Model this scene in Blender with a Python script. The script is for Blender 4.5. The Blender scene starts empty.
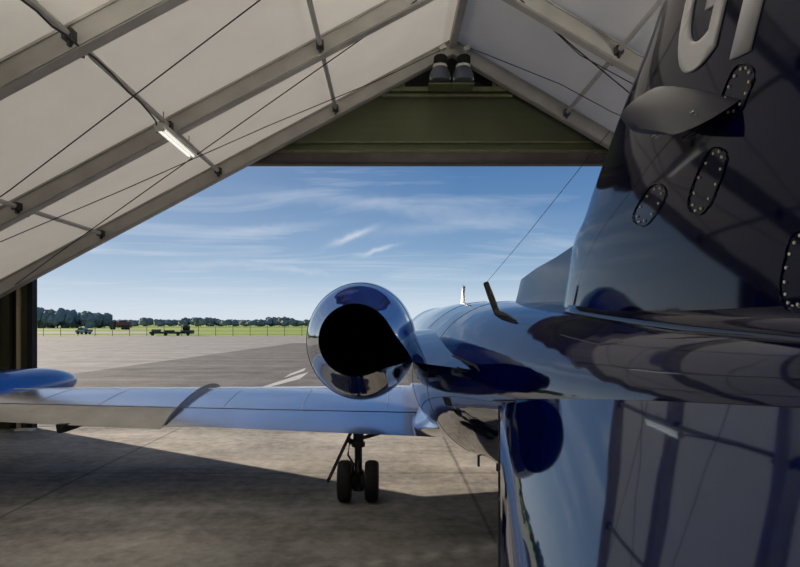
import bpy, bmesh, math, random
from mathutils import Vector, Matrix, noise
random.seed(7)
S = bpy.context.scene
C = S.collection

# ------------------------------------------------------------------ camera
EYE = 1.93; F = 580.0; PX = 388.0; PY = 325.0
cam_data = bpy.data.cameras.new('camera'); cam = bpy.data.objects.new('camera', cam_data); C.objects.link(cam)
cam.location = (0, 0, EYE); cam.rotation_euler = (math.pi/2, 0, 0)
cam_data.sensor_width = 36; cam_data.lens = 36*F/800
cam_data.shift_x = (400-PX)/800; cam_data.shift_y = (PY-283.5)/800
cam_data.clip_start = .05; cam_data.clip_end = 4000
S.camera = cam
S.view_settings.view_transform = 'Standard'; S.view_settings.look = 'None'
S.view_settings.gamma = 1; S.view_settings.use_curve_mapping = False
S.view_settings.exposure = 0.12

# ------------------------------------------------------------------ world (clear sky with thin cirrus)
W = bpy.data.worlds.new('world'); S.world = W; W.use_nodes = True
nt = W.node_tree; N = nt.nodes; L = nt.links
def nd(t, **k):
    n = N.new(t)
    for a, b in k.items(): setattr(n, a, b)
    return n
def wmath(op, a, b=None, c=None):
    n = nd('ShaderNodeMath', operation=op)
    for i, v in enumerate((a, b, c)):
        if v is None: continue
        if isinstance(v, (int, float)): n.inputs[i].default_value = v
        else: L.new(v, n.inputs[i])
    return n.outputs[0]
bg = N['Background']
tc = nd('ShaderNodeTexCoord'); sep = nd('ShaderNodeSeparateXYZ'); L.new(tc.outputs['Generated'], sep.inputs[0])
ramp = nd('ShaderNodeValToRGB')
mr = nd('ShaderNodeMapRange'); mr.inputs[1].default_value = -.02; mr.inputs[2].default_value = 1
L.new(sep.outputs[2], mr.inputs[0]); L.new(mr.outputs[0], ramp.inputs[0])
cr = ramp.color_ramp
def el(z): return (z+.02)/1.02
stops = [(el(-.02), (.30,.30,.28)), (el(0), (.64,.70,.75)), (el(.03), (.56,.65,.74)), (el(.08), (.33,.47,.62)), (el(.13), (.20,.335,.53)),
         (el(.20), (.115,.235,.44)), (el(.28), (.070,.175,.38)), (el(.6), (.045,.13,.32)), (el(1), (.04,.11,.28))]
cr.elements[0].position = stops[0][0]; cr.elements[0].color = (*stops[0][1], 1)
cr.elements[1].position = 1; cr.elements[1].color = (*stops[-1][1], 1)
for p, c in stops[1:-1]:
    e = cr.elements.new(p); e.color = (*c, 1)
zz = wmath('MAXIMUM', sep.outputs[2], .02)
zz2 = wmath('ADD', zz, .06)
cx = wmath('DIVIDE', sep.outputs[0], zz2); cy = wmath('DIVIDE', sep.outputs[1], zz2)
comb = nd('ShaderNodeCombineXYZ'); L.new(wmath('MULTIPLY', cx, .55), comb.inputs[0]); L.new(wmath('MULTIPLY', cy, 1.3), comb.inputs[1])
n1 = nd('ShaderNodeTexNoise'); n1.inputs['Scale'].default_value = .9; n1.inputs['Detail'].default_value = 7; n1.inputs['Roughness'].default_value = .58
n1.inputs['Distortion'].default_value = 1.0
L.new(comb.outputs[0], n1.inputs['Vector'])
cm = nd('ShaderNodeMapRange'); cm.inputs[1].default_value = .50; cm.inputs[2].default_value = .78; cm.inputs[4].default_value = .62
L.new(n1.outputs[0], cm.inputs[0])
# two bright streaks of cirrus ahead of the door
sy = wmath('MAXIMUM', sep.outputs[1], .05)
A_ = wmath('DIVIDE', sep.outputs[0], sy); B_ = wmath('DIVIDE', sep.outputs[2], sy)
fwd = wmath('GREATER_THAN', sep.outputs[1], .1)
n2 = nd('ShaderNodeTexNoise'); n2.inputs['Scale'].default_value = 55; n2.inputs['Detail'].default_value = 5
L.new(tc.outputs['Generated'], n2.inputs['Vector'])
acc = None
for (ca, cb, sl, ln, wd, st) in ((-.062,.153,.40,.034,.0058,.62), (-.020,.128,.27,.030,.0042,.60), (-.30,.105,.03,.10,.006,.22), (-.16,.095,-.12,.07,.005,.25), (-.03,.21,-.1,.16,.012,.22),(.10,.17,.08,.12,.010,.2),(-.21,.165,.1,.1,.007,.2)):
    da = wmath('SUBTRACT', A_, ca); db = wmath('SUBTRACT', B_, cb)
    perp = wmath('SUBTRACT', db, wmath('MULTIPLY', da, sl))
    perp = wmath('ADD', perp, wmath('MULTIPLY', wmath('SUBTRACT', n2.outputs[0], .5), .012))
    q = wmath('ADD', wmath('POWER', wmath('ABSOLUTE', wmath('DIVIDE', da, ln)), 2.0), wmath('POWER', wmath('ABSOLUTE', wmath('DIVIDE', perp, wd)), 2.0))
    g = wmath('MULTIPLY', wmath('POWER', 2.718, wmath('MULTIPLY', q, -1.0)), st)
    acc = g if acc is None else wmath('ADD', acc, g)
acc = wmath('MULTIPLY', acc, fwd)
haze = wmath('MULTIPLY', wmath('MAXIMUM', wmath('MULTIPLY', wmath('ADD', sep.outputs[0], -.12), -1.0), 0.0), .42)
tot = wmath('MINIMUM', wmath('ADD', wmath('ADD', wmath('MULTIPLY', cm.outputs[0], .75), haze), acc), .85)
mix = nd('ShaderNodeMix', data_type='RGBA')
L.new(tot, mix.inputs[0]); L.new(ramp.outputs[0], mix.inputs[6]); mix.inputs[7].default_value = (.62,.68,.76,1)
L.new(mix.outputs[2], bg.inputs[0]); bg.inputs[1].default_value = 1.0

# ------------------------------------------------------------------ sun (low, ahead and to the left)
sun_dir = Vector((-.85*math.cos(math.radians(16.3)), .53*math.cos(math.radians(16.3)), math.sin(math.radians(16.3)))).normalized()
sd = bpy.data.lights.new('sun', 'SUN'); sun = bpy.data.objects.new('sun', sd); C.objects.link(sun)
sd.energy = 11.0; sd.color = (1, .86, .68); sd.angle = math.radians(.6)
sun.rotation_euler = (-sun_dir).to_track_quat('-Z', 'Y').to_euler()

# ------------------------------------------------------------------ materials
def mat(name, col=(.5,.5,.5), rough=.5, metal=0, **k):
    m = bpy.data.materials.new(name); m.use_nodes = True
    b = m.node_tree.nodes['Principled BSDF']
    b.inputs['Base Color'].default_value = (*col, 1); b.inputs['Roughness'].default_value = rough; b.inputs['Metallic'].default_value = metal
    if 'coat' in k: b.inputs['Coat Weight'].default_value = k['coat']; b.inputs['Coat Roughness'].default_value = k.get('coat_rough', .02)
    if 'ior' in k: b.inputs['IOR'].default_value = k['ior']
    if 'emit' in k: b.inputs['Emission Color'].default_value = (*k['emit'], 1); b.inputs['Emission Strength'].default_value = k['es']
    if 'noise' in k:            # (scale, amount, detail) colour mottling of the thing's own surface
        sc, am, de = k['noise']; t = m.node_tree
        n = t.nodes.new('ShaderNodeTexNoise'); n.inputs['Scale'].default_value = sc; n.inputs['Detail'].default_value = de
        o = t.nodes.new('ShaderNodeTexCoord'); t.links.new(o.outputs['Object'], n.inputs['Vector'])
        r = t.nodes.new('ShaderNodeValToRGB'); t.links.new(n.outputs[0], r.inputs[0])
        r.color_ramp.elements[0].position = .3; r.color_ramp.elements[1].position = .7
        r.color_ramp.elements[0].color = (*[c*(1-am) for c in col], 1); r.color_ramp.elements[1].color = (*[min(1, c*(1+am)) for c in col], 1)
        t.links.new(r.outputs[0], b.inputs['Base Color'])
    if 'bump' in k:             # (scale, strength, distance)
        sc, st, di = k['bump']; t = m.node_tree
        n = t.nodes.new('ShaderNodeTexNoise'); n.inputs['Scale'].default_value = sc; n.inputs['Detail'].default_value = 2
        o = t.nodes.new('ShaderNodeTexCoord'); t.links.new(o.outputs['Object'], n.inputs['Vector'])
        u = t.nodes.new('ShaderNodeBump'); u.inputs['Strength'].default_value = st; u.inputs['Distance'].default_value = di
        t.links.new(n.outputs[0], u.inputs['Height']); t.links.new(u.outputs[0], b.inputs['Normal'])
        if k.get('coat'): t.links.new(u.outputs[0], b.inputs['Coat Normal'])
    return m
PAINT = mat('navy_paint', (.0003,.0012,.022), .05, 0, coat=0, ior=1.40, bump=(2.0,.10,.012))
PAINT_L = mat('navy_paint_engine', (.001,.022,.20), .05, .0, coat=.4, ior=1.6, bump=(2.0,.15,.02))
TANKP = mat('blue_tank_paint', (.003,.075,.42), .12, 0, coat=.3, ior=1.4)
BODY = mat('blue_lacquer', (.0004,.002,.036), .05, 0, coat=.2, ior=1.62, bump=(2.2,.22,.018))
WING = mat('polished_wing_skin', (.70,.72,.80), .16, .85, bump=(3.5,.10,.01), noise=(2.5,.06,3))
WINGD = mat('hangar_tinted_aileron_skin', (.50,.49,.46), .22, .75, bump=(6,.25,.012), noise=(5,.15,5))  # beige reflection of the hangar put into the aileron base colour
FENCEM = mat('fence_plate_grey', (.22,.22,.22), .35, .6)
BLACK = mat('matt_black', (.004,.004,.004), .8)
NOZ = mat('black_nozzle', (.0015,.0015,.0018), .95, ior=1.1)  # even near-black over the whole nozzle, no gloss
NOZ.node_tree.nodes['Principled BSDF'].inputs['Specular IOR Level'].default_value = 0
RUB = mat('tyre_rubber', (.012,.012,.013), .75)
DMET = mat('dark_gear_metal', (.05,.05,.055), .45, .5)
LMET = mat('bright_metal', (.7,.7,.7), .25, .9)
WHITE = mat('white_paint', (.75,.76,.78), .3)
PANEL = mat('ventral_fin_lacquer', (.0004,.003,.050), .04, 0, coat=.3, ior=2.05, bump=(1.6,.16,.014))
BLADEP = mat('satin_navy_blade', (.0008,.002,.020), .5, 0, ior=1.4)
LETTER = mat('letter_grey', (.60,.60,.62), .4)
SCREW = mat('brass_screw', (.75,.68,.5), .3, .8)
ALU = mat('aluminium_rafter', (.40,.385,.35), .55, .25, noise=(3,.12,4))
ALUP = mat('aluminium_purlin', (.42,.41,.38), .5, .25, noise=(4,.1,3))
GREEN = mat('olive_door_sheet', (.125,.14,.075), .6, 0, noise=(1.2,.12,3))
GREENF = mat('olive_door_steel', (.125,.135,.065), .55, .1, noise=(6,.2,3))
BAR = mat('dark_steel_bar', (.075,.06,.055), .5, .3, noise=(4,.25,4))
POSTG = mat('dark_olive_post', (.035,.038,.018), .6)
POSTL = mat('tan_post_strip', (.42,.34,.22), .6)
BLUEG = mat('blue_grey_casting', (.10,.12,.15), .45, .4)
LAMPE = mat('lamp_tube', (.9,.9,.85), .4, emit=(1,.97,.88), es=7.0)
LAMPO = mat('lamp_tube_dim', (.9,.9,.85), .4, emit=(1,.97,.88), es=.7)
LAMPB = mat('lamp_body', (.62,.60,.54), .5)
CABLE = mat('black_cable', (.01,.01,.01), .6)
LEAF = mat('hazed_tree_leaf', (.19,.24,.23), .9, noise=(.35,.45,4))  # pale bluish base colour has the distance haze mixed in
BARK = mat('tree_bark', (.05,.04,.03), .9)
TRUCKR = mat('truck_red', (.16,.05,.045), .5); TRUCKG = mat('truck_dark', (.04,.045,.04), .6); GLASSD = mat('dark_glass', (.02,.025,.03), .1)
CARW = mat('pale_car_paint', (.35,.38,.42), .3)
WIREM = mat('fence_wire', (.10,.12,.10), .6, .4)

BLADEP.node_tree.nodes['Principled BSDF'].inputs['Specular IOR Level'].default_value = .12
for m_, t_ in ((PAINT,(.80,.90,1)),(BODY,(.70,.86,1)),(PANEL,(.62,.82,1)),(PAINT_L,(.68,.85,1))):
    m_.node_tree.nodes['Principled BSDF'].inputs['Specular Tint'].default_value = (*t_, 1)
def membrane(name, col, trans):
    m = bpy.data.materials.new(name); m.use_nodes = True; t = m.node_tree; t.nodes.remove(t.nodes['Principled BSDF'])
    out = t.nodes['Material Output']
    d = t.nodes.new('ShaderNodeBsdfDiffuse'); r = t.nodes.new('ShaderNodeBsdfTranslucent'); mx = t.nodes.new('ShaderNodeMixShader')
    n = t.nodes.new('ShaderNodeTexNoise'); n.inputs['Scale'].default_value = .9; n.inputs['Detail'].default_value = 5
    o = t.nodes.new('ShaderNodeTexCoord'); t.links.new(o.outputs['Object'], n.inputs['Vector'])
    c = t.nodes.new('ShaderNodeValToRGB'); c.color_ramp.elements[0].position = .3; c.color_ramp.elements[1].position = .75
    c.color_ramp.elements[0].color = (*[v*.86 for v in col], 1); c.color_ramp.elements[1].color = (*col, 1)
    t.links.new(n.outputs[0], c.inputs[0]); t.links.new(c.outputs[0], d.inputs[0])
    r.inputs[0].default_value = (.93,.93,.90,1)
    mx.inputs[0].default_value = trans
    t.links.new(d.outputs[0], mx.inputs[1]); t.links.new(r.outputs[0], mx.inputs[2]); t.links.new(mx.outputs[0], out.inputs[0])
    return m
MEM_L = membrane('roof_membrane', (.80,.78,.73), .095)
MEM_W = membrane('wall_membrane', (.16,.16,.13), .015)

def ground_mat(name, base, amp, joints=None, tint=None, streak=False):
    m = bpy.data.materials.new(name); m.use_nodes = True; t = m.node_tree; b = t.nodes['Principled BSDF']; b.inputs['Roughness'].default_value = .8; b.inputs['Specular IOR Level'].default_value = .12
    g = t.nodes.new('ShaderNodeNewGeometry')
    def nz(s, d, mapx=1, mapy=1):
        mp = t.nodes.new('ShaderNodeMapping'); mp.inputs['Scale'].default_value = (mapx, mapy, 1); t.links.new(g.outputs['Position'], mp.inputs[0])
        n = t.nodes.new('ShaderNodeTexNoise'); n.inputs['Scale'].default_value = s; n.inputs['Detail'].default_value = d; n.inputs['Roughness'].default_value = .65
        t.links.new(mp.outputs[0], n.inputs[0]); return n.outputs[0]
    def mth(op, a, bb, cc=None):
        n = t.nodes.new('ShaderNodeMath'); n.operation = op
        for i, v in enumerate((a, bb, cc)):
            if v is None: continue
            if isinstance(v, (int, float)): n.inputs[i].default_value = v
            else: t.links.new(v, n.inputs[i])
        return n.outputs[0]
    a = nz(.7, 8, 1, 1); c = nz(7, 6); st = nz(.35, 6, .12, 2.2) if streak else a
    v = mth('ADD', mth('MULTIPLY', mth('SUBTRACT', a, .5), amp), mth('MULTIPLY', mth('SUBTRACT', c, .5), amp*.7))
    v = mth('ADD', v, mth('MULTIPLY', mth('SUBTRACT', st, .5), amp*.8))
    v = mth('ADD', v, 1.0)
    if joints:
        sp = t.nodes.new('ShaderNodeSeparateXYZ'); t.links.new(g.outputs['Position'], sp.inputs[0])
        (x0, dx, y0, dy, wd) = joints
        for idx, o0, dd in ((0, x0, dx), (1, y0, dy)):
            wob = mth('MULTIPLY', mth('SUBTRACT', nz(1.3, 4), .5), .03)
            p = mth('ADD', sp.outputs[idx], wob)
            q = mth('DIVIDE', mth('SUBTRACT', p, o0), dd)
            fr = mth('ABSOLUTE', mth('SUBTRACT', q, mth('ROUND', q, None)), None)
            ds = mth('MULTIPLY', fr, dd)
            k = mth('MINIMUM', mth('DIVIDE', ds, wd), 1.0)
            v = mth('MULTIPLY', v, mth('ADD', mth('MULTIPLY', k, .55), .45))
    if name == 'hangar_slab':
        # paired scuff marks: rows of pale tyre blotches across the slab
        wv = t.nodes.new('ShaderNodeTexWave'); wv.wave_type = 'BANDS'; wv.bands_direction = 'X'; wv.inputs['Scale'].default_value = 1.25; wv.inputs['Distortion'].default_value = 3.5
        wv.inputs['Detail'].default_value = 3; t.links.new(g.outputs['Position'], wv.inputs[0])
        for sl, off in ((-.30, 3.55), (.34, 4.75)):
            dd = mth('ABSOLUTE', mth('SUBTRACT', sp.outputs[1], mth('ADD', mth('MULTIPLY', sp.outputs[0], sl), off)), None)
            kk = mth('MAXIMUM', mth('SUBTRACT', 1.0, mth('DIVIDE', dd, .16)), 0.0)
            v = mth('ADD', v, mth('MULTIPLY', mth('MULTIPLY', kk, wv.outputs[1]), mth('MULTIPLY', a, 1.6)))
    mx = t.nodes.new('ShaderNodeVectorMath'); mx.operation = 'SCALE'; mx.inputs[0].default_value = base
    t.links.new(v, mx.inputs['Scale']); t.links.new(mx.outputs[0], b.inputs['Base Color'])
    u = t.nodes.new('ShaderNodeBump'); u.inputs['Strength'].default_value = .15; u.inputs['Distance'].default_value = .01
    t.links.new(c, u.inputs['Height']); t.links.new(u.outputs[0], b.inputs['Normal'])
    return m
SLAB = ground_mat('hangar_slab', (.238,.226,.213), 2.1, (.957, 4.85, 7.56, 4.9, .035), streak=True)
APRON = ground_mat('apron_concrete', (.232,.226,.218), 1.2, (-11.3, 6.0, 18.0, 6.0, .06), streak=True)
ASPH = ground_mat('apron_asphalt', (.115,.11,.107), 1.8, None, streak=True)
GRASS = ground_mat('grass', (.20,.27,.055), 1.3, None, streak=True)
STRIP = ground_mat('runway_strip', (.30,.29,.27), .15, None)
MARK = ground_mat('worn_marking', (.42,.41,.39), .5, None)

# ------------------------------------------------------------------ helpers
def tag(o, label=None, cat=None, group=None, kind=None):
    if label: o['label'] = label
    if cat: o['category'] = cat
    if group: o['group'] = group
    if kind: o['kind'] = kind
    return o
def empty(name, loc=(0,0,0)):
    o = bpy.data.objects.new(name, None); C.objects.link(o); o.location = loc; return o
class MB:
    def __init__(s): s.v = []; s.f = []; s.m = []
    def add(s, vs, fs, mi=0):
        k = len(s.v); s.v += [tuple(v) for v in vs]; s.f += [tuple(i+k for i in f) for f in fs]; s.m += [mi]*len(fs)
    def box(s, x0, x1, y0, y1, z0, z1, mi=0):
        vs = [(x,y,z) for z in (z0,z1) for y in (y0,y1) for x in (x0,x1)]
        s.add(vs, [(0,2,3,1),(4,5,7,6),(0,1,5,4),(2,6,7,3),(0,4,6,2),(1,3,7,5)], mi)
    def bar(s, a, b, w, h, up=(0,0,1), mi=0):
        a = Vector(a); b = Vector(b); d = (b-a).normalized(); up = Vector(up); sx = d.cross(up).normalized(); uz = sx.cross(d).normalized()
        vs = []
        for p in (a, b):
            for i, j in ((-1,-1),(1,-1),(1,1),(-1,1)): vs.append(p+sx*i*w/2+uz*j*h/2)
        s.add(vs, [(0,1,2,3),(7,6,5,4),(0,4,5,1),(1,5,6,2),(2,6,7,3),(3,7,4,0)], mi)
    def tube(s, pts, r, n=8, mi=0, caps=True):
        pts = [Vector(p) for p in pts]; rs = r if isinstance(r, (list, tuple)) else [r]*len(pts)
        rings = []
        for i, p in enumerate(pts):
            d = (pts[min(i+1, len(pts)-1)]-pts[max(i-1, 0)]).normalized()
            up = Vector((0,0,1)) if abs(d.z) < .9 else Vector((1,0,0))
            sx = d.cross(up).normalized(); uy = sx.cross(d)
            rings.append([p+(sx*math.cos(2*math.pi*k/n)+uy*math.sin(2*math.pi*k/n))*rs[i] for k in range(n)])
        s.loft(rings, True, caps, mi)
    def loft(s, rings, closed=True, caps=True, mi=0):
        n = len(rings[0]); vs = [p for r in rings for p in r]; fs = []
        for i in range(len(rings)-1):
            for k in range(n if closed else n-1):
                k2 = (k+1) % n; fs.append((i*n+k, i*n+k2, (i+1)*n+k2, (i+1)*n+k))
        if caps and closed: fs.append(tuple(range(n))[::-1]); fs.append(tuple((len(rings)-1)*n+k for k in range(n)))
        s.add(vs, fs, mi)
    def lathe(s, prof, centre, axis='Y', n=32, mi=0):
        c = Vector(centre); rings = []
        for (t, r) in prof:
            ring = []
            for k in range(n):
                a = 2*math.pi*k/n; p, q = r*math.cos(a), r*math.sin(a)
                ring.append(c+(Vector((p,t,q)) if axis == 'Y' else Vector((t,p,q)) if axis == 'X' else Vector((p,q,t))))
            rings.append(ring)
        s.loft(rings, True, True, mi)
    def build(s, name, mats, parent=None, smooth=None, bevel=0, subd=0):
        me = bpy.data.meshes.new(name); me.from_pydata(s.v, [], s.f); me.update()
        if not isinstance(mats, (list, tuple)): mats = [mats]
        for m in mats: me.materials.append(m)
        for p, i in zip(me.polygons, s.m): p.material_index = i
        bm = bmesh.new(); bm.from_mesh(me); bmesh.ops.recalc_face_normals(bm, faces=bm.faces)
        if smooth is not None:
            for f in bm.faces: f.smooth = True
            for e in bm.edges:
                if len(e.link_faces) == 2 and e.calc_face_angle(0) > math.radians(smooth): e.smooth = False
        bm.to_mesh(me); bm.free()
        o = bpy.data.objects.new(name, me); C.objects.link(o)
        if parent: o.parent = parent; o.matrix_parent_inverse = Matrix.Translation(-Vector(parent.location)) if parent.type == 'EMPTY' and parent.parent is None else Matrix()
        if bevel:
            b = o.modifiers.new('bevel', 'BEVEL'); b.width = bevel; b.segments = 2; b.limit_method = 'ANGLE'
        if subd:
            b = o.modifiers.new('subdivision', 'SUBSURF'); b.levels = subd; b.render_levels = subd
        return o
def at(px, py, Y): return Vector(((px-PX)/F*Y, Y, EYE-(py-PY)/F*Y))

# ================================================================== GROUND
m = MB(); m.box(-7.9, 9.6, -8, 10.9, -.15, 0); tag(m.build('floor', SLAB), kind='structure')
m = MB(); m.box(-150, 150, 10.9, 100, -.15, 0); tag(m.build('apron', APRON), kind='structure')
m = MB(); m.box(-600, -7.9, -60, 10.9, -.15, 0); m.box(9.6, 600, -60, 10.9, -.15, 0); m.box(-7.9,9.6,-60,-8,-.15,0); tag(m.build('apron_side', APRON), kind='structure')
m = MB(); vs = [(-13.2,11.0),(40,11.0),(40,62),(-10.1,62)]; 
m.add([(x,y,.004) for x,y in vs]+[(x,y,-.01) for x,y in vs], [(0,1,2,3),(7,6,5,4),(0,4,5,1),(1,5,6,2),(2,6,7,3),(3,7,4,0)]); tag(m.build('asphalt_strip', ASPH), kind='structure')
m = MB(); m.add([(-1500,100,0.0),(1500,100,0.0),(1500,240,.05),(-1500,240,.05),(1500,1600,3.0),(-1500,1600,3.0)], [(0,1,2,3),(3,2,4,5)]); tag(m.build('grass_field', GRASS), kind='structure')
m = MB(); m.add([(-1500,128,.03),(-47,128,.03),(-60,165,.07),(-1500,165,.07)], [(0,1,2,3)]); tag(m.build('taxiway_strip', STRIP), kind='structure')
# worn painted markings on the asphalt
for pts in (((248,393),(262,387),(309,372),(300,379)), ((284,378),(290,374),(306,368),(304,371))):
    m = MB(); q = [Vector(((x-PX)/F*(EYE*F/(y-PY)), EYE*F/(y-PY), .008)) for x, y in pts]
    m.add(q, [(0,1,2,3)]); tag(m.build('ground_marking', MARK), kind='structure')

# ================================================================== HANGAR (fabric tent)
RU, RZ = 1.16, 6.80; SL, SR = .533, .587; UL, UR = -7.6, 9.4
def zin(u): return RZ - (SL*(RU-u) if u < RU else SR*(u-RU))     # underside line of rafters
RD = .27                                                        # rafter depth (vertical)
VF, VB = 10.5, -8.0
frames = [10.5, 8.15, 5.65, 3.1, .6, -2.0, -4.6, -7.2]
# membrane roof: sags slightly between rafters
m = MB()
us = [UL+(RU-UL)*i/8 for i in range(9)] + [RU+(UR-RU)*i/8 for i in range(1, 9)]
vs_ = [(10.95, 0)]
for a, b in zip(frames[:-1], frames[1:]):
    for i in range(6): vs_.append((a+(b-a)*i/6, math.sin(math.pi*i/6)))
vs_.append((frames[-1], 0)); vs_.append((VB, 0))
rings = [[Vector((u, v, zin(u)+RD+.03-.035*s*(1 if abs(u-RU) > .2 else 0))) for u in us] for v, s in vs_]
m.loft(rings, False, False)
tag(m.build('ceiling', MEM_L, smooth=20), kind='structure')
m = MB(); m.box(UL-.03, UL, VB, 10.84, 0, zin(UL)+RD); tag(m.build('wall_left', MEM_W), kind='structure')
m = MB(); m.box(UR, UR+.03, VB, 10.88, 0, zin(UR)+RD); tag(m.build('wall_right', MEM_W), kind='structure')
m = MB()
g = [(UL,0),(UR,0),(UR,zin(UR)+RD),(RU,RZ+RD),(UL,zin(UL)+RD)]
m.loft([[Vector((x,VB-.03,z)) for x,z in g],[Vector((x,VB,z)) for x,z in g]]); tag(m.build('wall_back', MEM_W), kind='structure')

fnames = ['at the door opening', 'second from the door', 'third from the door']
for i, v in enumerate(frames):
    root = tag(empty('roof_frame', (RU, v, 0)), 
        ['grey aluminium roof frame framing the open hangar door', 'grey aluminium roof frame crossing the ceiling just inside the doorway, carrying the hanging lamp',
         'grey aluminium roof frame in the upper left corner of the ceiling'][i] if i < 3 else 'grey aluminium roof frame of the tent, behind the viewer', 'roof frame', 'roof frames of the tent hangar' )
    for sgn, ue in ((-1, UL+.1), (1, UR-.1)):
        m = MB(); w = .07
        P = [(RU, RZ), (ue, zin(ue))]
        ring0 = [Vector((RU, v-w, RZ)), Vector((RU, v+w, RZ)), Vector((RU, v+w, RZ+RD)), Vector((RU, v-w, RZ+RD))]
        ring1 = [Vector((ue, v-w, zin(ue))), Vector((ue, v+w, zin(ue))), Vector((ue, v+w, zin(ue)+RD)), Vector((ue, v-w, zin(ue)+RD))]
        m.loft([ring0, ring1])
        # flanges: keder rails along top and bottom edges
        for dz in (.012, RD-.02):
            m.loft([[p+Vector((0, (-.02 if k in (0,3) else .02), dz-(RZ if False else 0)))*1 for k, p in enumerate([Vector((x, v-w, zin(x))), Vector((x, v+w, zin(x))), Vector((x, v+w, zin(x)+.03)), Vector((x, v-w, zin(x)+.03))])] for x in (RU, ue)])
        m.build('rafter', ALU, root)
        m = MB(); m.box(min(ue, ue+sgn*.18)-.0, max(ue, ue+sgn*.18)-.0, v-.07, v+.07, 0, zin(ue)) if abs(ue-(UL+.1)) < 0 else m.box(ue-.09, ue+.09, v-.08, v+.08, 0, zin(ue)-.0)
        m.build('post', ALU, root)
# purlins between the frames
def purlin(u, lab):
    for i in range(5):
        v0, v1 = frames[i+1]+.07, frames[i]-.07
        z = zin(u)+.13
        m = MB(); m.tube([(u, v0, z), (u, v1, z)], .035, 8)
        r = tag(empty('roof_purlin', (u, (v0+v1)/2, z)), lab[i] if i < len(lab) else 'round aluminium roof purlin behind the viewer', 'purlin', 'roof purlins between the frames')
        m.build('tube', ALUP, r, smooth=40)
        for v, d in ((v0, 1), (v1, -1)):
            b = MB(); b.box(u-.05, u+.05, min(v, v+d*.10), max(v, v+d*.10), z-.05, z+.05); b.box(u-.015, u+.015, min(v, v+d*.07), max(v, v+d*.07), z-.10, z-.03)
            b.build('bracket', DMET, r)
P_TXT = 'between the door frame and the second frame'
purlin(-5.14, ['lowest grey purlin on the left, in the bay beside the doorway', 'lowest grey purlin on the left, in the second bay, at the left picture edge'])
purlin(-3.04, ['grey purlin beside the hanging lamp, running on to the doorway frame', 'grey purlin with the wavy black cable, ending at the hanging lamp', 'grey purlin in the top left corner with its bracket on the upper frame'])
purlin(-.94, ['upper left grey purlin of the bay beside the doorway', 'upper left grey purlin of the second bay, cut by the top picture edge'])
purlin(3.2, ['grey purlin of the right slope in the bay beside the doorway', 'grey purlin of the right slope nearer the tail fin, in the second bay'])
purlin(5.3, ['grey purlin on the right slope hidden behind the tail fin', 'grey purlin far right behind the tail fin'])
m = MB()
m.box(RU-.06, RU+.06, frames[-1], VF, RZ+.10, RZ+.24); tag(m.build('ridge_beam', ALU), 'grey ridge beam running along the top of the tent above the door motors', 'beam')

# bracing cables, laid under the roof planes
def roofpt(px, py, side=-1, drop=.02):
    a = (px-PX)/F; c = (PY-py)/F
    # z = EYE + c*Y ; u = a*Y ; plane z = RZ+drop' - S*|u-RU|
    z0 = RZ+.04
    if side < 0: Y = (z0-SL*RU-EYE)/(c-SL*a)
    else: Y = (z0+SR*RU-EYE)/(c+SR*a)
    return Vector((a*Y, Y, EYE+c*Y))
def cable(name, pts, r, label, side=-1, grp='bracing cables under the roof', mt=CABLE, cat='cable'):
    m = MB(); q = [roofpt(x, y, side) for x, y in pts]; m.tube(q, r, 6)
    tag(m.build(name, mt, smooth=60), label, cat, grp)
cable('bracing_cable', [(0,197),(10,190),(260,0),(280,-15)], .008, 'black bracing cable crossing the upper left ceiling bay, steepest of the left ones')
cable('bracing_cable', [(8,290),(60,252),(147,190),(260,110),(417,0)], .008, 'black bracing cable rising from the left door corner to the top edge of the picture')
cable('bracing_cable', [(0,242),(123,190),(270,125),(381,79),(445,48)], .007, 'thin black bracing cable running from the left edge up to the ridge over the door')
cable('bracing_cable', [(470,48),(560,84),(612,112),(700,150)], .007, 'thin black cable from the ridge along the right door frame towards the tail', 1)
cable('bracing_cable', [(515,-6),(536,14),(575,48),(638,100),(660,118)], .009, 'black cable on the right slope, lower of the pair that starts at the top edge', 1)
cable('bracing_cable', [(495,-8),(534,12),(580,55),(640,88),(660,98)], .007, 'black cable on the right slope, flatter one of the crossing pair near the fin', 1)
# wavy supply cable following the lamp purlin
wp = [(20,-4),(36,8),(52,24),(66,33),(80,45),(95,56),(112,72),(128,90),(138,98),(150,112),(156,120),(157,131)]
m = MB(); q = []
for x, y in wp: q.append(roofpt(x, y)+Vector((0,0,-.02)))
m.tube(q, .011, 6); tag(m.build('power_cable', CABLE, smooth=60), 'wavy black power cable hanging along the purlin and feeding the lamp', 'cable')

# fluorescent lamps
def lamp(u, v0, v1, z, label, mt=None):
    root = tag(empty('ceiling_lamp', (u, (v0+v1)/2, z)), label, 'lamp', 'fluorescent ceiling lamps')
    b = MB(); b.box(u-.075, u+.075, v0, v1, z, z+.06); b.build('housing', LAMPB, root, bevel=.008)
    for s in (-1, 1):
        t = MB(); t.tube([(u+s*.035, v0+.05, z-.02), (u+s*.035, v1-.05, z-.02)], .018, 10); t.build('tube', mt or LAMPE, root, smooth=50)
    for v in (v0+.02, v1-.05):
        e = MB(); e.box(u-.06, u+.06, v, v+.03, z-.04, z); e.build('end_cap', LAMPB, root)
    for v in (v0+.15, v1-.15):
        e = MB(); e.tube([(u, v, z+.06), (u, v, min(zin(u)+RD, z+.26))], .006, 6); e.build('hanger', DMET, root)
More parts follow.
